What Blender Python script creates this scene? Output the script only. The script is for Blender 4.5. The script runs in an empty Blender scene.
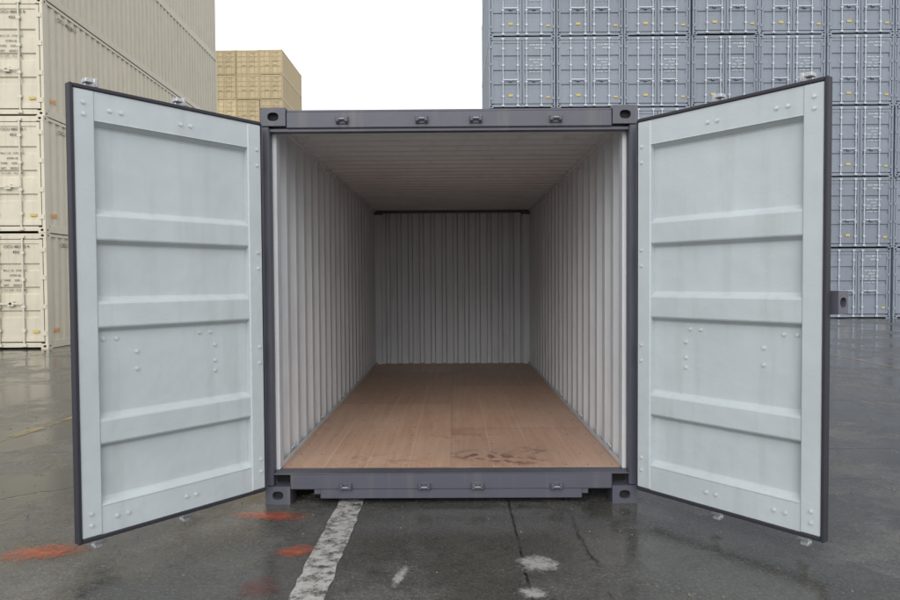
import bpy, math, random
from mathutils import Matrix, Vector
random.seed(7)
scene = bpy.context.scene
R = math.radians

# ------------------------------------------------------------------ materials
def new_mat(name):
    m = bpy.data.materials.new(name); m.use_nodes = True
    nt = m.node_tree
    return m, nt, nt.nodes["Principled BSDF"]
def N(nt, t, **kw):
    n = nt.nodes.new(t)
    for k, v in kw.items():
        if k in n.inputs: n.inputs[k].default_value = v
        else: setattr(n, k, v)
    return n
def L(nt, a, b): nt.links.new(a, b)
def noise(nt, vec, scale, detail=5, rough=.6):
    n = N(nt, "ShaderNodeTexNoise"); n.inputs["Scale"].default_value = scale
    n.inputs["Detail"].default_value = detail; n.inputs["Roughness"].default_value = rough
    L(nt, vec, n.inputs["Vector"]); return n.outputs["Fac"]
def ramp(nt, fac, stops):
    r = N(nt, "ShaderNodeValToRGB"); e = r.color_ramp.elements
    while len(e) < len(stops): e.new(.5)
    for i, (p, c) in enumerate(stops):
        e[i].position = p
        e[i].color = (c, c, c, 1) if isinstance(c, (int, float)) else (*c, 1)
    L(nt, fac, r.inputs["Fac"]); return r.outputs["Color"]
def mix(nt, fac, a, b, mode='MIX'):
    m = N(nt, "ShaderNodeMix", data_type='RGBA', blend_type=mode)
    for sock, v in ((m.inputs[0], fac), (m.inputs[6], a), (m.inputs[7], b)):
        if isinstance(v, (int, float)): sock.default_value = v
        elif isinstance(v, tuple): sock.default_value = (*v, 1)
        else: L(nt, v, sock)
    return m.outputs[2]
def math_(nt, op, a, b=0.0, c=None):
    m = N(nt, "ShaderNodeMath", operation=op)
    for i, v in enumerate((a, b, c)):
        if v is None: continue
        if isinstance(v, (int, float)): m.inputs[i].default_value = v
        else: L(nt, v, m.inputs[i])
    return m.outputs[0]
def objvec(nt, scale=None):
    tc = N(nt, "ShaderNodeTexCoord"); v = tc.outputs["Object"]
    if scale:
        mp = N(nt, "ShaderNodeMapping"); mp.inputs["Scale"].default_value = scale
        L(nt, v, mp.inputs["Vector"]); v = mp.outputs["Vector"]
    return v
def bump(nt, bsdf, h, strength, dist=.01):
    b = N(nt, "ShaderNodeBump"); b.inputs["Strength"].default_value = strength
    b.inputs["Distance"].default_value = dist
    L(nt, h, b.inputs["Height"]); L(nt, b.outputs["Normal"], bsdf.inputs["Normal"])

def paint(name, col, dirt=(.2, .17, .13), dirt_amt=.25, rough=.45, rnd=0.0, bumps=.06, streak=(9, 9, .7)):
    m, nt, b = new_mat(name)
    v = objvec(nt); vs = objvec(nt, streak)
    n1 = noise(nt, v, 2.2, 6); n2 = noise(nt, vs, 1.0, 5); n3 = noise(nt, v, 60, 3)
    c = mix(nt, ramp(nt, n1, [(.3, 0.0), (.7, 1.0)]), tuple(x*.93 for x in col), tuple(min(1, x*1.05) for x in col))
    d = ramp(nt, n2, [(.52, 0.0), (.78, dirt_amt)])
    c = mix(nt, d, c, dirt)
    d2 = ramp(nt, n3, [(.66, 0.0), (.74, dirt_amt*.6)])
    c = mix(nt, d2, c, dirt)
    if rnd:
        oi = N(nt, "ShaderNodeObjectInfo")
        f = math_(nt, 'MULTIPLY_ADD', oi.outputs["Random"], rnd, 1-rnd*.6)
        hs = N(nt, "ShaderNodeHueSaturation"); L(nt, f, hs.inputs["Value"]); L(nt, c, hs.inputs["Color"])
        c = hs.outputs["Color"]
    L(nt, c, b.inputs["Base Color"])
    L(nt, ramp(nt, n1, [(.2, rough-.08), (.8, rough+.12)]), b.inputs["Roughness"])
    bump(nt, b, noise(nt, v, 9, 4), bumps, .02)
    return m
def plain(name, col, rough=.5, metal=0.0):
    m, nt, b = new_mat(name)
    n1 = noise(nt, objvec(nt), 14, 4)
    L(nt, mix(nt, n1, tuple(x*.8 for x in col), tuple(min(1, x*1.2) for x in col)), b.inputs["Base Color"])
    b.inputs["Roughness"].default_value = rough; b.inputs["Metallic"].default_value = metal
    return m

M_frame = paint("slate_paint", (.078, .080, .104), dirt=(.18, .16, .14), dirt_amt=.40, rough=.42)
M_light = paint("light_grey_paint", (.475, .52, .54), dirt=(.28, .285, .27), dirt_amt=.28, rough=.42, bumps=.16)
M_inner = paint("interior_wall_paint", (.615, .63, .65), dirt=(.37, .345, .32), dirt_amt=.38, rough=.5)
M_rubber = plain("rubber_gasket", (.022, .022, .032), .6)
M_steel = plain("galvanised_steel", (.42, .43, .44), .42, .6)
M_pin = plain("keeper_pin", (.22, .22, .24), .45, .4)
M_bolt = plain("bolt_head", (.58, .61, .62), .35, .2)
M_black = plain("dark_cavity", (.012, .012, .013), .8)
M_grey = paint("blue_grey_paint", (.205, .236, .285), dirt=(.13, .13, .13), dirt_amt=.35, rnd=.16)
M_greyrod = plain("blue_grey_rod", (.46, .49, .54), .4, .1)
M_beige = paint("beige_paint", (.60, .555, .44), dirt=(.34, .28, .20), dirt_amt=.32, rnd=.08)
M_beigerod = plain("beige_rod", (.60, .57, .48), .45)
M_tan = paint("tan_paint", (.46, .365, .20), dirt=(.22, .17, .1), dirt_amt=.35, rnd=.28)
M_tanrod = plain("tan_rod", (.5, .42, .26), .5)
M_white = plain("white_marking", (.66, .68, .70), .5)
M_mark = plain("dark_marking", (.10, .09, .075), .6)
M_screw = plain("floor_screw", (.20, .12, .085), .5)
M_yellow = plain("yellow_label", (.55, .42, .10), .5)
M_orange = plain("orange_marking", (.75, .30, .03), .5)
M_stone = plain("grit_stone", (.11, .105, .095), .6)

def floor_mat():
    m, nt, b = new_mat("plywood_floor")
    v = objvec(nt); vs = objvec(nt, (14, .8, 1))
    g = noise(nt, vs, 2.0, 6); blot = noise(nt, v, 1.6, 5); fine = noise(nt, v, 45, 3)
    c = mix(nt, ramp(nt, g, [(.3, 0.0), (.7, 1.0)]), (.455, .262, .170), (.60, .385, .27))
    c = mix(nt, ramp(nt, blot, [(.35, .0), (.7, .6)]), c, (.55, .41, .325))
    c = mix(nt, ramp(nt, fine, [(.56, 0.0), (.70, .35)]), c, (.20, .125, .09))
    sx = N(nt, "ShaderNodeSeparateXYZ"); L(nt, v, sx.inputs[0])
    X, Y = sx.outputs[0], sx.outputs[1]
    br = N(nt, "ShaderNodeTexBrick"); br.offset = .5
    mp = N(nt, "ShaderNodeMapping"); mp.inputs["Rotation"].default_value = (0, 0, R(90))
    mp.inputs["Location"].default_value = (.15, .0, 0)
    L(nt, v, mp.inputs["Vector"]); L(nt, mp.outputs[0], br.inputs["Vector"])
    br.inputs["Scale"].default_value = 1; br.inputs["Brick Width"].default_value = 2.4
    br.inputs["Row Height"].default_value = 1.165; br.inputs["Mortar Size"].default_value = .006
    br.inputs["Mortar Smooth"].default_value = .3
    br.inputs["Color1"].default_value = (.86, .86, .86, 1); br.inputs["Color2"].default_value = (1.10, 1.08, 1.06, 1)
    br.inputs["Mortar"].default_value = (.50, .46, .43, 1)
    c = mix(nt, 1.0, c, br.outputs["Color"], 'MULTIPLY')
    p = math_(nt, 'PINGPONG', math_(nt, 'ADD', X, .0), .145)
    ln = math_(nt, 'LESS_THAN', p, .003)
    c = mix(nt, math_(nt, 'MULTIPLY', ln, .5), c, (.70, .55, .45))
    def spot(cx, cy, rx, ry):
        dx = math_(nt, 'DIVIDE', math_(nt, 'SUBTRACT', X, cx), rx); dy = math_(nt, 'DIVIDE', math_(nt, 'SUBTRACT', Y, cy), ry)
        d = math_(nt, 'ADD', math_(nt, 'MULTIPLY', dx, dx), math_(nt, 'MULTIPLY', dy, dy))
        return math_(nt, 'SUBTRACT', 1.0, d)
    s = math_(nt, 'MULTIPLY', math_(nt, 'MAXIMUM', spot(.45, .5, .75, .55), 0.0), ramp(nt, blot, [(.4, .2), (.6, .55)]))
    damp = s
    c = mix(nt, math_(nt, 'MULTIPLY', s, .6), c, (.38, .23, .16))
    nn = noise(nt, v, 11, 3)
    for (cx, cy, rx, ry, a) in ((.22, .47, .26, .20, .9), (.45, .33, .28, .15, .9), (.6, .6, .2, .15, .5), (-.5, .35, .4, .2, .3), (.1, 1.1, .3, .3, .3)):
        s = math_(nt, 'MULTIPLY', spot(cx, cy, rx, ry), ramp(nt, nn, [(.50, 0.0), (.57, 1.0)]))
        s = math_(nt, 'MULTIPLY', math_(nt, 'MAXIMUM', s, 0.0), a)
        c = mix(nt, s, c, (.14, .075, .055))
    L(nt, c, b.inputs["Base Color"])
    L(nt, math_(nt, 'SUBTRACT', ramp(nt, blot, [(.3, .34), (.7, .55)]), math_(nt, 'MULTIPLY', damp, .4)), b.inputs["Roughness"])
    bump(nt, b, g, .12, .005)
    return m
M_floor = floor_mat()

def ground_mat():
    m, nt, b = new_mat("wet_asphalt")
    v = objvec(nt)
    big = noise(nt, v, .35, 6); mid = noise(nt, v, 2.6, 9, .72); fine = noise(nt, v, 55, 5, .75); pud = noise(nt, v, .75, 8, .66)
    med = noise(nt, v, 14, 6, .7)
    sp = noise(nt, v, 150, 2, .5)
    c = mix(nt, ramp(nt, mid, [(.32, 0.0), (.66, 1.0)]), (.033, .033, .030), (.120, .116, .106))
    c = mix(nt, ramp(nt, big, [(.38, 0.0), (.62, .5)]), c, (.125, .120, .108))
    c = mix(nt, ramp(nt, med, [(.50, 0.0), (.66, .55)]), c, (.030, .030, .027))
    c = mix(nt, ramp(nt, fine, [(.50, 0.0), (.66, .7)]), c, (.24, .232, .215))
    c = mix(nt, ramp(nt, sp, [(.56, 0.0), (.68, .8)]), c, (.012, .012, .011))
    wet = ramp(nt, pud, [(.42, 0.0), (.51, 1.0)])
    vo = N(nt, "ShaderNodeTexVoronoi", feature='DISTANCE_TO_EDGE'); vo.inputs["Scale"].default_value = .30
    nz = N(nt, "ShaderNodeTexNoise"); nz.inputs["Scale"].default_value = 3.5; nz.inputs["Detail"].default_value = 9
    L(nt, v, nz.inputs["Vector"]); dv = mix(nt, .16, v, nz.outputs["Color"])
    L(nt, dv, vo.inputs["Vector"])
    crack = ramp(nt, vo.outputs["Distance"], [(0.0, .6), (.0035, 0.0)])
    crack = math_(nt, 'MULTIPLY', crack, ramp(nt, pud, [(.48, 0.0), (.56, 1.0)]))
    sx = N(nt, "ShaderNodeSeparateXYZ"); L(nt, v, sx.inputs[0])
    wob = math_(nt, 'MULTIPLY', math_(nt, 'SUBTRACT', mid, .5), .06)
    def joint(o, off, per, w):
        a = math_(nt, 'ADD', math_(nt, 'SUBTRACT', o, off), wob)
        p = math_(nt, 'PINGPONG', a, per/2)
        return math_(nt, 'LESS_THAN', p, w)
    j = math_(nt, 'MAXIMUM', joint(sx.outputs[0], .38, 4.6, .008), joint(sx.outputs[1], 1.4, 5.2, .009))
    crack = math_(nt, 'MAXIMUM', crack, math_(nt, 'MULTIPLY', j, ramp(nt, mid, [(.40, .15), (.52, .9)])))
    c = mix(nt, math_(nt, 'MULTIPLY', wet, .50), c, (.030, .030, .027))
    c = mix(nt, crack, c, (.010, .010, .009))
    L(nt, c, b.inputs["Base Color"])
    r = mix(nt, wet, ramp(nt, mid, [(.3, .16), (.7, .42)]), ramp(nt, med, [(.3, .025), (.7, .09)]))
    L(nt, r, b.inputs["Roughness"])
    dry = math_(nt, 'SUBTRACT', 1.0, math_(nt, 'MULTIPLY', wet, .90))
    h = math_(nt, 'MULTIPLY', math_(nt, 'ADD', fine, math_(nt, 'MULTIPLY', mid, .9)), dry)
    h = math_(nt, 'SUBTRACT', h, math_(nt, 'MULTIPLY', crack, 1.2))
    bump(nt, b, h, .6, .010)
    return m
M_ground = ground_mat()

def worn_mat(name, col, lo, hi, scale=9, amt=1.0, edge=None, rough=.25):
    m, nt, b = new_mat(name)
    v = objvec(nt)
    n1 = noise(nt, v, scale, 9, .75); n2 = noise(nt, v, 40, 4)
    a = ramp(nt, n1, [(lo, 0.0), (hi, amt)])
    tc = N(nt, "ShaderNodeTexCoord")
    if edge:
        s = N(nt, "ShaderNodeSeparateXYZ"); L(nt, tc.outputs["Generated"], s.inputs[0])
        def e(o): return math_(nt, 'MULTIPLY', math_(nt, 'MULTIPLY', o, math_(nt, 'SUBTRACT', 1.0, o)), 4.0)
        ee = math_(nt, 'MULTIPLY', e(s.outputs[0]), e(s.outputs[1]))
        ee = math_(nt, 'MULTIPLY_ADD', ee, .45, -.20)
        a = ramp(nt, math_(nt, 'ADD', n1, ee), [(lo, 0.0), (hi, amt)])
    L(nt, mix(nt, n2, tuple(x*.6 for x in col), col), b.inputs["Base Color"])
    L(nt, a, b.inputs["Alpha"]); b.inputs["Roughness"].default_value = rough
    bump(nt, b, n2, .3, .004)
    return m
M_line = worn_mat("worn_white_paint", (.54, .53, .50), .38, .54, 13, .92)
M_line2 = worn_mat("worn_white_patch", (.46, .45, .43), .50, .72, 16, .85, True)
M_yline = worn_mat("worn_yellow_paint", (.40, .30, .12), .40, .58, 5, .75)
M_red = worn_mat("red_spray_paint", (.58, .11, .04), .50, .92, 14, .9, True)
M_red2 = worn_mat("dark_red_spray_paint", (.24, .045, .03), .52, 1.0, 14, .6, True)

# ------------------------------------------------------------------ mesh builder
import itertools
class MB:
    def __init__(s): s.v = []; s.f = []; s.m = []; s.sm = []; s.mats = []
    def mi(s, m):
        if m not in s.mats: s.mats.append(m)
        return s.mats.index(m)
    def add(s, vs, fs, m, smooth=False):
        o = len(s.v); s.v += [tuple(p) for p in vs]; k = s.mi(m)
        for f in fs: s.f.append([i+o for i in f]); s.m.append(k); s.sm.append(smooth)
    def box(s, x0, x1, y0, y1, z0, z1, m):
        vs = [(x, y, z) for z in (z0, z1) for y in (y0, y1) for x in (x0, x1)]
        s.add(vs, [(0, 2, 3, 1), (4, 5, 7, 6), (0, 1, 5, 4), (2, 6, 7, 3), (0, 4, 6, 2), (1, 3, 7, 5)], m)
    def bbox(s, x0, x1, y0, y1, z0, z1, m, b=.006):
        """chamfered box"""
        X, Y, Z = (x0, x1), (y0, y1), (z0, z1)
        b = min(b, (x1-x0)*.4, (y1-y0)*.4, (z1-z0)*.4)
        vs = []; idx = {}
        for i, j, k in itertools.product((0, 1), repeat=3):
            p = [X[i], Y[j], Z[k]]; d = [1 if q == 0 else -1 for q in (i, j, k)]
            for a in range(3):
                q = [p[t] + (d[t]*b if t != a else 0) for t in range(3)]
                idx[(i, j, k, a)] = len(vs); vs.append(q)
        fs = []
        for a in range(3):
            o = [t for t in range(3) if t != a]
            for sgn in (0, 1):
                loop = []
                for (p, q) in ((0, 0), (1, 0), (1, 1), (0, 1)):
                    key = [0, 0, 0]; key[a] = sgn; key[o[0]] = p; key[o[1]] = q
                    loop.append(idx[(*key, a)])
                fs.append(loop)
        for a in range(3):
            o = [t for t in range(3) if t != a]
            for p in (0, 1):
                for q in (0, 1):
                    k0 = [0, 0, 0]; k0[o[0]] = p; k0[o[1]] = q; k1 = k0[:]; k1[a] = 1
                    fs.append([idx[(*k0, o[0])], idx[(*k1, o[0])], idx[(*k1, o[1])], idx[(*k0, o[1])]])
        for i, j, k in itertools.product((0, 1), repeat=3):
            fs.append([idx[(i, j, k, 0)], idx[(i, j, k, 1)], idx[(i, j, k, 2)]])
        s.add(vs, fs, m)
    def cyl(s, p0, p1, r, m, n=10):
        p0, p1 = Vector(p0), Vector(p1); d = (p1-p0).normalized()
        a = d.orthogonal().normalized(); b = d.cross(a)
        vs = []
        for p in (p0, p1):
            for i in range(n):
                t = 2*math.pi*i/n; vs.append(p + a*(math.cos(t)*r) + b*(math.sin(t)*r))
        s.add(vs, [(i, (i+1) % n, n+(i+1) % n, n+i) for i in range(n)], m, True)
        s.add(vs, [tuple(range(n)), tuple(range(n, 2*n))], m)
    def sheet(s, poly, fn, a0, a1, m):
        vs = [fn(p, q, a0) for p, q in poly] + [fn(p, q, a1) for p, q in poly]
        n = len(poly)
        s.add(vs, [(i, i+1, n+i+1, n+i) for i in range(n-1)], m)
    def casting(s, x0, x1, y0, y1, z0, z1, m, sgn=1, n=20):
        """corner casting, end hole at y0 face and side hole on outer x face"""
        def ringface(P, a0, a1, b0, b1, ra, rb, depth):
            ca, cb = (a0+a1)/2, (b0+b1)/2; ha, hb = (a1-a0)/2, (b1-b0)/2
            out = []; inn = []
            angs = sorted([2*math.pi*(i+.5)/n for i in range(n)] + [math.atan2(q*hb, p*ha) % (2*math.pi) for p in (-1, 1) for q in (-1, 1)])
            for t in angs:
                c_, s_ = math.cos(t), math.sin(t)
                k = min(ha/abs(c_) if abs(c_) > 1e-6 else 9, hb/abs(s_) if abs(s_) > 1e-6 else 9)
                out.append((ca+c_*k, cb+s_*k))
                inn.append((ca+ra*math.copysign(abs(c_)**.8, c_), cb+rb*math.copysign(abs(s_)**.8, s_)))
            n2 = len(angs)
            vs = [P(a, b, 0) for a, b in out] + [P(a, b, 0) for a, b in inn] + [P(a, b, depth) for a, b in inn]
            f1 = [(i, (i+1) % n2, n2+(i+1) % n2, n2+i) for i in range(n2)]
            f2 = [(n2+i, n2+(i+1) % n2, 2*n2+(i+1) % n2, 2*n2+i) for i in range(n2)]
            s.add(vs, f1+f2, m); s.add([P(a, b, depth) for a, b in inn], [tuple(range(n2))], M_black)
        ringface(lambda a, b, d: (a, y0+d, b), x0, x1, z0, z1, .036, .028, .035)
        xo = x1 if sgn > 0 else x0
        ringface(lambda a, b, d: (xo-sgn*d, a, b), y0, y1, z0, z1, .036, .026, .035)
        xi = x0 if sgn > 0 else x1
        s.add([(xi, y0, z0), (xi, y1, z0), (xi, y1, z1), (xi, y0, z1)], [(0, 1, 2, 3)], m)
        s.add([(x0, y1, z0), (x1, y1, z0), (x1, y1, z1), (x0, y1, z1)], [(0, 1, 2, 3)], m)
        for z in (z0, z1): s.add([(x0, y0, z), (x1, y0, z), (x1, y1, z), (x0, y1, z)], [(0, 1, 2, 3)], m)
    def text(s, body, size, fn, m, align='LEFT'):
        cu = bpy.data.curves.new("t", 'FONT'); cu.body = body; cu.size = size; cu.align_x = align
        cu.resolution_u = 2; cu.offset = size*.012
        ob = bpy.data.objects.new("t", cu)
        me = bpy.data.meshes.new_from_object(ob)
        s.add([fn(p.co.x, p.co.y) for p in me.vertices], [tuple(p.vertices) for p in me.polygons], m)
        bpy.data.objects.remove(ob); bpy.data.curves.remove(cu); bpy.data.meshes.remove(me)
    def mesh(s, name):
        me = bpy.data.meshes.new(name); me.from_pydata(s.v, [], s.f)
        for m in s.mats: me.materials.append(m)
        me.polygons.foreach_set("material_index", s.m); me.polygons.foreach_set("use_smooth", s.sm)
        me.update(); return me
    def obj(s, name, parent=None):
        o = bpy.data.objects.new(name, s.mesh(name)); scene.collection.objects.link(o)
        if parent: o.parent = parent
        return o

def corr(a0, a1, period, d0, d1, k=(1.05, 2, 3.05)):
    out = []; n = max(1, round((a1-a0)/period)); q = (a1-a0)/n/4
    for i in range(n):
        b = a0+i*4*q
        out += [(b, d0), (b+q*k[0], d0), (b+k[1]*q, d1), (b+k[2]*q, d1)]
    out.append((a1, d0)); return out

# ------------------------------------------------------------------ background containers
W, H = 2.438, 2.591
def bg_container(name, Lc, body, rod, markm, label, prefix, num, side_label=None):
    b = MB(); hw = W/2
    for sx in (-1, 1):
        for z0 in (0, H-.118):
            x0, x1 = (hw-.162, hw) if sx > 0 else (-hw, -hw+.162)
            b.casting(x0, x1, 0, .178, z0, z0+.118, body, sx, 12)
            b.box(x0, x1, Lc-.178, Lc, z0, z0+.118, body)
        xa, xb = (hw-.07, hw-.004) if sx > 0 else (-hw+.004, -hw+.07)
        b.box(xa, xb, .004, .15, .118, H-.118, body)
        b.box(xa, xb, Lc-.15, Lc-.004, .118, H-.118, body)
        xa, xb = (hw-.06, hw-.006) if sx > 0 else (-hw+.006, -hw+.06)
        b.box(xa, xb, .178, Lc-.178, .01, .165, body)
        b.box(xa, xb, .178, Lc-.178, H-.075, H-.010, body)
        prof = corr(.15, Lc-.15, .278, sx*(hw-.012), sx*(hw-.048))
        b.sheet([(d, a) for a, d in prof], lambda p, q, z: (p, q, z), .165, H-.075, body)
    b.sheet(corr(.15, Lc-.15, .21, H-.03, H-.012), lambda p, q, x: (x, p, q), -hw+.06, hw-.06, body)
    b.box(-hw+.06, hw-.06, .06, Lc-.06, .12, .16, M_black)
    b.box(-hw+.07, hw-.07, Lc-.06, Lc-.03, .03, H-.03, body)
    b.box(-hw+.162, hw-.162, .008, .10, H-.13, H-.012, body)
    b.box(-hw+.162, hw-.162, .008, .10, .04, .14, body)
    zb, zt = .165, H-.145
    b.box(-hw+.07, hw-.07, .064, .07, zb-.028, zt+.018, M_rubber)
    for sx in (-1, 1):
        xa, xb = (.012, hw-.092) if sx > 0 else (-hw+.092, -.012)
        b.box(xa, xa+.07, .010, .058, zb, zt, body); b.box(xb-.07, xb, .010, .058, zb, zt, body)
        b.box(xa+.07, xb-.07, .010, .058, zb, zb+.09, body); b.box(xa+.07, xb-.07, .010, .058, zt-.09, zt, body)
        z0, z1 = zb+.09, zt-.09; hh = (z1-z0)
        poly = [(.028, z0)]
        for k in range(1, 4):
            c = z0+hh*k/4
            poly += [(.026, c-.09), (.060, c-.06), (.060, c+.06), (.026, c+.09)]
        poly.append((.028, z1))
        b.sheet(poly, lambda p, q, x: (x, p, q), xa+.07, xb-.07, body)
        for rx in (.16, .70):
            x = sx*rx
            b.cyl((x, -.018, .06), (x, -.018, H-.05), .021, rod, 8)
            for z in (.07, H-.10): b.box(x-.05, x+.05, -.036, .006, z-.015, z+.045, rod)
            for z in (.42, .95, 1.55, 2.15): b.box(x-.04, x+.04, -.040, .012, z-.03, z+.03, rod)
        for (rx, z) in ((.16, 1.02), (.70, 1.02)):
            x = sx*rx; dx = sx*.30 if rx < .3 else -sx*.3
            b.box(min(x, x+dx), max(x, x+dx), -.058, -.042, z-.018, z+.018, rod)
            b.box(x+dx-.035, x+dx+.035, -.05, .012, z-.06, z+.05, body)
        for z in (.35, .95, 1.6, 2.22):
            xh = sx*(hw-.075); b.box(xh-.05, xh+.05, -.010, .008, z-.05, z+.05, body)
    T = lambda x, z, y=.004: (lambda a, c: (x+a, y, z+c))
    # marking decals sit on thin door plates
    b.text(prefix+" "+num, .088, T(.27, 2.26), markm); b.text("45G1", .088, T(.47, 2.14), markm)
    for i, s in enumerate(("MAX GR  30480 KG", "        67200 LB", "TARE     2230 KG", "NET     28250 KG", "CU CAP   33.2 CM")):
        b.text(s, .062, T(.26, 1.74-i*.11, .008), markm)
    b.box(-.50, -.34, .004, .009, .42, .50, label); b.box(.88, 1.02, .002, .0065, .36, .42, label)
    if side_label:
        xx = hw-.008
        b.text(side_label, .16, lambda a, c: (xx+.003, .22+a, .34+c), M_orange)
        b.text(prefix+" "+num, .13, lambda a, c: (xx+.003, .6+a, 2.3+c), markm)
    return b.mesh(name)

def place(mesh, x, y, z, rot=0):
    o = bpy.data.objects.new("shipping_container", mesh); scene.collection.objects.link(o)
    o.location = (x, y, z); o.rotation_euler = (0, 0, rot); return o

gms = [bg_container("grey_container", 6.058, M_grey, M_greyrod, M_white, M_yellow, "CICU", n) for n in ("482133 4", "480071 9", "481956 2")]
DY = -4.40                       # camera y
gy = DY+25.0
for c in range(10):
    for r in range(6):
        place(random.choice(gms), 1.35+W/2+c*(W+.03)+random.uniform(-.014, .014), gy+random.uniform(-.05, .05), r*(H+.008))
bms = [bg_container("beige_container", 12.192, M_beige, M_beigerod, M_mark, M_yellow, "CICU", n, "FAR") for n in ("482133 4", "480208 1", "480081 8")]
rot = R(1.8)
for c in range(2):
    for r in range(5):
        ox = -9.05-W/2-c*(W+.06); oy = DY+15.0
        place(bms[(r+c) % 3], ox+random.uniform(-.02, .02), oy+random.uniform(-.03, .03)-(c*.08), r*(H+.006), rot)
tms = [bg_container("tan_container", 9.125, M_tan, M_tanrod, M_mark, M_yellow, "CICU", "482133 4")]
for c in range(5):
    for r in range(10):
        place(tms[0], -18.0-W/2-c*(W+.05)+random.uniform(-.02, .02), DY+72+random.uniform(-.08, .08), r*(H+.012)+.01)

# ------------------------------------------------------------------ main container
root = bpy.data.objects.new("open_shipping_container", None); scene.collection.objects.link(root)
Lc = 6.058; hw = W/2
b = MB()
for sx in (-1, 1):
    x0, x1 = (hw-.162, hw) if sx > 0 else (-hw, -hw+.162)
    for z0 in (0, H-.118):
        b.casting(x0, x1, -.004, .174, z0, z0+.118, M_frame, sx, 24)
        b.bbox(x0, x1, Lc-.178, Lc, z0, z0+.118, M_frame)
b.obj("corner_castings", root)
b = MB()
for sx in (-1, 1):
    xa, xb = (hw-.052, hw-.003) if sx > 0 else (-hw+.003, -hw+.052)
    b.bbox(xa, xb, .002, .09, .118, H-.118, M_frame, .008)
    xa, xb = (hw-.10, hw-.008) if sx > 0 else (-hw+.008, -hw+.10)
    b.bbox(xa, xb, Lc-.12, Lc-.003, .118, H-.118, M_frame)
b.obj("corner_posts", root)
b = MB()
for sx in (-1, 1):
    def xs(a, c): return (a, c) if sx > 0 else (-c, -a)
    b.bbox(*xs(hw-.075, hw-.012), .091, .165, .202, 2.50, M_inner, .006)
    b.bbox(*xs(hw-.068, hw-.055), .17, .22, .202, 2.50, M_inner, .003)
    b.bbox(*xs(hw-.145, hw-.02), Lc-.16, Lc-.122, .19, 2.56, M_inner, .010)
b.obj("inner_posts", root)
b = MB()
b.bbox(-hw+.163, hw-.163, .004, .10, H-.132, H-.028, M_frame, .006)
b.bbox(-hw+.163, hw-.163, .016, .12, H-.027, H-.012, M_frame, .003)
b.box(-hw+.054, hw-.054, .02, .09, H-.150, H-.133, M_frame)
b.bbox(-hw+.163, hw-.163, .000, .11, .098, .193, M_frame, .004)
b.bbox(-hw+.053, hw-.053, .001, .10, .194, .202, M_frame, .002)
b.bbox(-.86, .86, .003, .10, .035, .0972, M_frame, .004)
for sx in (-1, 1):
    xa, xb = (.861, .90) if sx > 0 else (-.90, -.861)
    b.box(xa, xb, .010, .09, .065, .0972, M_frame)
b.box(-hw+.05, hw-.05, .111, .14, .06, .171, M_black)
b.obj("header_and_sill", root)
b = MB()
for x in (-.69, -.175, .175, .69):
    for z, sg in ((H-.082, 1), (.118, -1)):
        b.bbox(x-.042, x+.042, -.006, .0025, z-.026, z+.024, M_frame, .003)
        b.bbox(x-.040, x-.016, -.034, -.006, z-.020, z+.020, M_frame, .007)
        b.bbox(x+.016, x+.040, -.034, -.006, z-.020, z+.020, M_frame, .007)
        b.cyl((x-.034, -.024, z+sg*.002), (x+.034, -.024, z+sg*.002), .0075, M_pin, 10)
b.obj("cam_keepers", root)

b = MB()
for sx in (-1, 1):
    def xs(a, c): return (a, c) if sx > 0 else (-c, -a)
    prof = corr(.165, Lc-.12, .278, sx*(hw-.054), sx*(hw-.014), (1.2, 1.9, 3.2))
    b.sheet([(d, a) for a, d in prof], lambda p, q, z: (p, q, z), .165, 2.53, M_inner)
    b.sheet([(d+sx*.004, a) for a, d in prof], lambda p, q, z: (p, q, z), .165, 2.53, M_frame)
    b.bbox(*xs(hw-.060, hw-.006), .176, Lc-.18, .02, .164, M_frame)
    b.bbox(*xs(hw-.064, hw-.006), .176, Lc-.18, 2.515, H-.012, M_inner)
    b.bbox(*xs(hw-.0055, hw-.002), .176, Lc-.18, 2.515, H-.013, M_frame, .001)
    b.bbox(*xs(hw-.070, hw-.0625), .17, Lc-.125, .2005, .232, M_inner, .002)
b.obj("side_walls", root)
b = MB()
prof = corr(-hw+.10, hw-.10, .172, Lc-.110, Lc-.052, (2.2, 2.5, 3.65))
b.sheet(prof, lambda p, q, z: (p, q, z), .16, 2.57, M_inner)
b.sheet([(p, q+.004) for p, q in prof], lambda p, q, z: (p, q, z), .16, 2.57, M_frame)
b.bbox(-hw+.163, hw-.163, Lc-.044, Lc-.004, 2.45, H-.013, M_frame)
b.bbox(-hw+.146, hw-.146, Lc-.125, Lc-.111, 2.50, 2.572, M_frame, .003)
b.bbox(-hw+.163, hw-.163, Lc-.044, Lc-.004, .02, .158, M_frame)
b.obj("end_wall", root)
b = MB()
prof = corr(.12, Lc-.09, .21, H-.058, H-.018)
b.sheet(prof, lambda p, q, x: (x, p, q), -hw+.03, hw-.03, M_inner)
b.sheet([(p, q+.004) for p, q in prof], lambda p, q, x: (x, p, q), -hw+.03, hw-.03, M_frame)
b.box(-hw+.163, hw-.163, Lc-.17, Lc-.004, H-.0125, H-.008, M_frame)
b.obj("roof", root)
b = MB()
b.box(-hw+.055, hw-.055, .141, Lc-.050, .172, .2, M_floor)
b.box(-hw+.055, hw-.055, .101, .140, .172, .1995, M_frame)
b.obj("plywood_floor", root)
b = MB()
for k in range(20):
    y = .2+k*.3
    if y > Lc-.15: break
    for x in [-1.1+i*.157 for i in range(15)]:
        b.cyl((x+random.uniform(-.01, .01), y+random.uniform(-.008, .008), .199), (x, y, .2009), .005, M_screw, 6)
b.obj("floor_screws", root)
b = MB()
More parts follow.
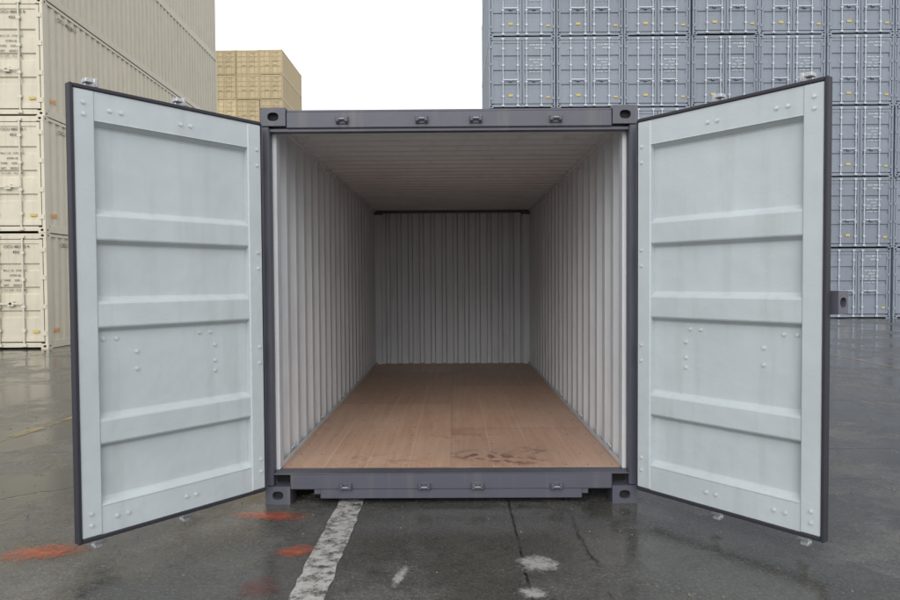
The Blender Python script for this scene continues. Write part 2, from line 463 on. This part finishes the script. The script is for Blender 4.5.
for sx in (-1, 1):
    for y in [.5+i*1.1 for i in range(5)]:
        for z in (.26, 2.47):
            p = [Vector((sx*(hw-.066), y+.045*math.cos(t), z+.03*math.sin(t)*(1 if z < 1 else -1))) for t in [math.pi*i/8 for i in range(9)]]
            p = [q+Vector((-sx*.02*math.sin(math.pi*i/8), 0, 0)) for i, q in enumerate(p)]
            for q0, q1 in zip(p, p[1:]): b.cyl(q0, q1, .006, M_bolt, 6)
b.obj("lashing_rings", root)
b = MB()
for y in [.6+i*.6 for i in range(9)]: b.box(-hw+.06, hw-.06, y, y+.05, .04, .165, M_frame)
b.obj("floor_cross_members", root)

# ---- doors
def door(sx):
    d = bpy.data.objects.new("door", None); scene.collection.objects.link(d); d.parent = root
    d.location = (sx*-1.228, -.035, 0) ; d.rotation_euler = (0, 0, -sx*R(128.5))
    class DB(MB):
        def add(s, vs, fs, m, smooth=False): MB.add(s, [(sx*p[0], p[1], p[2]) for p in vs], fs, m, smooth)
    u0, u1, z0, z1 = .012, 1.155, .125, 2.470
    T = .052
    b = DB()
    sw = .115
    b.bbox(u0, u0+.10, 0, T-.006, z0, z1, M_frame, .004); b.bbox(u1-sw, u1, 0, T-.006, z0, z1, M_frame, .004)
    b.bbox(u0+.10, u1-sw, 0, T-.008, z0, z0+.12, M_frame, .003); b.bbox(u0+.10, u1-sw, 0, T-.008, z1-.12, z1, M_frame, .003)
    b.obj("door_frame", d)
    b = DB()
    g = .012
    b.bbox(u0+.006, u0+.103, .004, T+.004, z0+g, z1-g, M_light, .006)
    b.bbox(u1-sw-.002, u1-g, .004, T+.004, z0+g, z1-g, M_light, .006)
    pl, rb = .012, .050
    poly = [(rb, z0+g), (rb, z0+.160), (rb-.004, z0+.168), (pl+.004, z0+.190), (pl, z0+.20)]
    for a, c in ((.60, .755), (1.215, 1.375), (1.675, 1.835)):
        poly += [(pl, a-.016), (pl+.003, a-.008), (rb-.003, a+.014), (rb, a+.022), (rb, c-.022), (rb-.003, c-.014), (pl+.003, c+.008), (pl, c+.016)]
    poly += [(pl, z1-.20), (pl+.004, z1-.190), (rb-.004, z1-.168), (rb, z1-.160), (rb, z1-g)]
    b.sheet(poly, lambda t, z, u: (u, t, z), u0+.098, u1-sw+.004, M_light)
    b.sheet([(t-.004, z) for t, z in poly], lambda t, z, u: (u, t, z), u0+.098, u1-sw+.004, M_frame)
    for z in (z0+.163, z1-.163): b.cyl((u0+.1, rb-.001, z), (u1-sw, rb-.001, z), .0035, M_light, 6)
    b.obj("inner_panel", d)
    b = DB()
    b.bbox(u1-g, u1+.008, .012, T+.010, z0-.010, z1+.010, M_rubber, .004)
    b.bbox(u0-.004, u0+.005, .012, T+.008, z0, z1, M_rubber, .004)
    b.bbox(u0+.006, u1-g-.001, .012, T+.007, z0-.010, z0+g-.001, M_rubber, .004)
    b.bbox(u0+.006, u1-g-.001, .012, T+.007, z1-g+.001, z1+.010, M_rubber, .004)
    b.obj("gasket", d)
    b = DB()
    pts = []
    for z in (1.085, .99): pts += [(.82, z, pl), (.34, z, pl)]
    pts += [(.34, .93, pl)]
    for uu in (.37, .44, 1.0, .93): pts.append((uu, 1.165, pl))
    for uu in (.50, .56, .90, .96):
        pts.append((uu, z1-.10, rb)); pts.append((uu, z0+.09, rb))
    for z in (.25, .33, .95, 1.05, 1.55, 1.65, 2.2, 2.3): pts.append((.05, z, T+.003))
    for z in (.2, .26, 2.33, 2.39): pts.append((u1-.06, z, T+.003))
    for u, z, t in pts:
        b.cyl((u, t-.002, z), (u, t+.005, z), .0105, M_bolt, 12); b.cyl((u, t+.005, z), (u, t+.010, z), .006, M_bolt, 8)
    b.obj("bolts", d)
    b = DB()
    for u in (.53, 1.03):
        b.cyl((u, -.035, .09), (u, -.035, 2.50), .017, M_steel, 12)
        for z in (2.495, .085):
            b.bbox(u-.028, u+.028, -.055, -.005, z-.012, z+.022, M_steel, .004)
            b.bbox(u-.006, u+.036, -.03, .022, z+(.012 if z > 1 else -.028), z+(.036 if z > 1 else -.008), M_steel, .004)
            b.bbox(u-.045, u-.02, -.05, -.01, z+(.0 if z > 1 else -.02), z+(.05 if z > 1 else .0), M_steel, .006)
        for z in (.4, 1.0, 1.6, 2.2): b.bbox(u-.04, u+.04, -.06, -.001, z-.03, z+.03, M_steel, .005)
    for u, s2 in ((.53, 1), (1.03, -1)):
        b.bbox(min(u, u+s2*.36), max(u, u+s2*.36), -.085, -.068, 1.0, 1.03, M_steel, .004)
    b.obj("lock_rods", d)
    b = DB()
    for z in (.32, 1.0, 1.62, 2.25):
        b.cyl((0, 0, z-.07), (0, 0, z+.07), .016, M_frame, 12)
        b.bbox(.0, .14, -.012, -.001, z-.05, z+.05, M_frame, .003)
    b.obj("hinges", d)
    if sx < 0:
        b = DB()
        b.casting(u1-.075, u1+.035, -.13, -.012, 1.28, 1.40, M_frame, 1, 20)
        b.obj("holdback_bracket", d)
    return d
door(1); door(-1)

# ------------------------------------------------------------------ ground & markings
def flat(name, pts, z, m):
    me = bpy.data.meshes.new(name); me.from_pydata([(x, y, z) for x, y in pts], [], [tuple(range(len(pts)))])
    me.materials.append(m); o = bpy.data.objects.new(name, me); scene.collection.objects.link(o); return o
flat("ground", [(-600, -200), (600, -200), (600, 1200), (-600, 1200)], 0, M_ground)
def strip(name, x0, y0, x1, y1, w, z, m, n=60, jit=.008):
    d = Vector((x1-x0, y1-y0)); p = Vector((-d.y, d.x)).normalized()*w/2
    A, B = [], []
    for i in range(n+1):
        c = Vector((x0, y0))+d*i/n
        A.append(c+p*(1+random.uniform(-jit, jit)/w*2)); B.append(c-p*(1+random.uniform(-jit, jit)/w*2))
    vs = [(q.x, q.y, z) for q in A]+[(q.x, q.y, z) for q in B]
    me = bpy.data.meshes.new(name); me.from_pydata(vs, [], [(i, i+1, n+2+i, n+1+i) for i in range(n)])
    me.materials.append(m); o = bpy.data.objects.new(name, me); scene.collection.objects.link(o); return o
strip("painted_line", -.66, -4.2, -.665, 7.5, .17, .004, M_line, 160)
strip("painted_line", -4.75, -4, -3.3, 12, .11, .004, M_yline)
strip("painted_line", -9.3, 6.5, -6.9, 16.0, .12, .004, M_yline)
strip("painted_line", 7.0, -3, 7.6, 20, .11, .004, M_yline)
def patch(name, x, y, w, h, m, rot=0):
    o = flat(name, [(a, e) for a, e in ((-w/2, -h/2), (w/2, -h/2), (w/2, h/2), (-w/2, h/2))], 0, m)
    o.location = (x, y, .004); o.rotation_euler = (0, 0, rot)
patch("worn_paint_patch", .45, -.95, .30, .30, M_line2)
patch("worn_paint_patch", .39, -1.28, .18, .16, M_line2)
patch("worn_paint_patch", -.25, -1.10, .08, .34, M_line2, -.2)
patch("spray_paint_mark", -2.22, -.78, .62, .34, M_red, .25)
patch("spray_paint_mark", -1.14, -.22, .70, .24, M_red, -.1)
patch("spray_paint_mark", -.84, -.78, .30, .24, M_red, .5)
patch("spray_paint_mark", -.92, -1.22, .3, .4, M_red2)
# loose grit on the wet surface
b = MB()
for i in range(900):
    x = random.uniform(-5, 5); y = random.uniform(-2.2, 3.5)**1.0
    if abs(x) < 1.22 and y > 0: continue
    s = random.choice((.003, .004, .005, .008)) * random.uniform(.7, 1.3)
    vs = [(x+random.uniform(-1, 1)*s*.3+s*p, y+s*q, max(0, r)*s*.9) for p, q, r in
          ((1, 0, 0), (.3, 1, 0), (-.9, .5, 0), (-.7, -.7, 0), (.5, -.9, 0), (.2, .1, 1), (-.3, -.2, .9))]
    b.add(vs, [(0, 1, 5), (1, 2, 6, 5), (2, 3, 6), (3, 4, 5, 6), (4, 0, 5)], M_stone)
b.obj("loose_grit")

# ------------------------------------------------------------------ light
w = bpy.data.worlds.new("World"); scene.world = w; w.use_nodes = True
nt = w.node_tree; nt.nodes.clear()
sky = N(nt, "ShaderNodeTexSky", sky_type='NISHITA'); sky.sun_disc = False
SE, SR = R(32), R(185)
sky.sun_elevation = SE; sky.sun_rotation = SR
hs = N(nt, "ShaderNodeHueSaturation"); hs.inputs["Saturation"].default_value = .15
L(nt, sky.outputs[0], hs.inputs["Color"])
b1 = N(nt, "ShaderNodeBackground"); b1.inputs["Strength"].default_value = .06; L(nt, hs.outputs[0], b1.inputs[0])
b2 = N(nt, "ShaderNodeBackground"); b2.inputs[0].default_value = (.975, .985, 1, 1); b2.inputs["Strength"].default_value = 1.0
ad = N(nt, "ShaderNodeAddShader"); L(nt, b1.outputs[0], ad.inputs[0]); L(nt, b2.outputs[0], ad.inputs[1])
out = N(nt, "ShaderNodeOutputWorld"); L(nt, ad.outputs[0], out.inputs[0])
sd = bpy.data.lights.new("sun", 'SUN'); sd.energy = 1.3; sd.angle = R(45); sd.color = (1, .985, .96)
so = bpy.data.objects.new("sun", sd); scene.collection.objects.link(so)
dirv = Vector((math.sin(SR)*math.cos(SE), math.cos(SR)*math.cos(SE), math.sin(SE)))
so.rotation_euler = dirv.to_track_quat('Z', 'Y').to_euler()

# ------------------------------------------------------------------ camera
cd = bpy.data.cameras.new("camera"); cam = bpy.data.objects.new("camera", cd); scene.collection.objects.link(cam)
cd.sensor_width = 36; cd.lens = 36*676/900; cd.clip_end = 3000
M = Matrix.Rotation(R(.38), 4, 'Z') @ Matrix.Rotation(R(90-1.6), 4, 'X') @ Matrix.Rotation(R(-.35), 4, 'Z')
cam.matrix_world = Matrix.Translation((.030, DY, 1.462)) @ M
scene.camera = cam
scene.view_settings.view_transform = 'Standard'; scene.view_settings.look = 'None'; scene.view_settings.exposure = 0
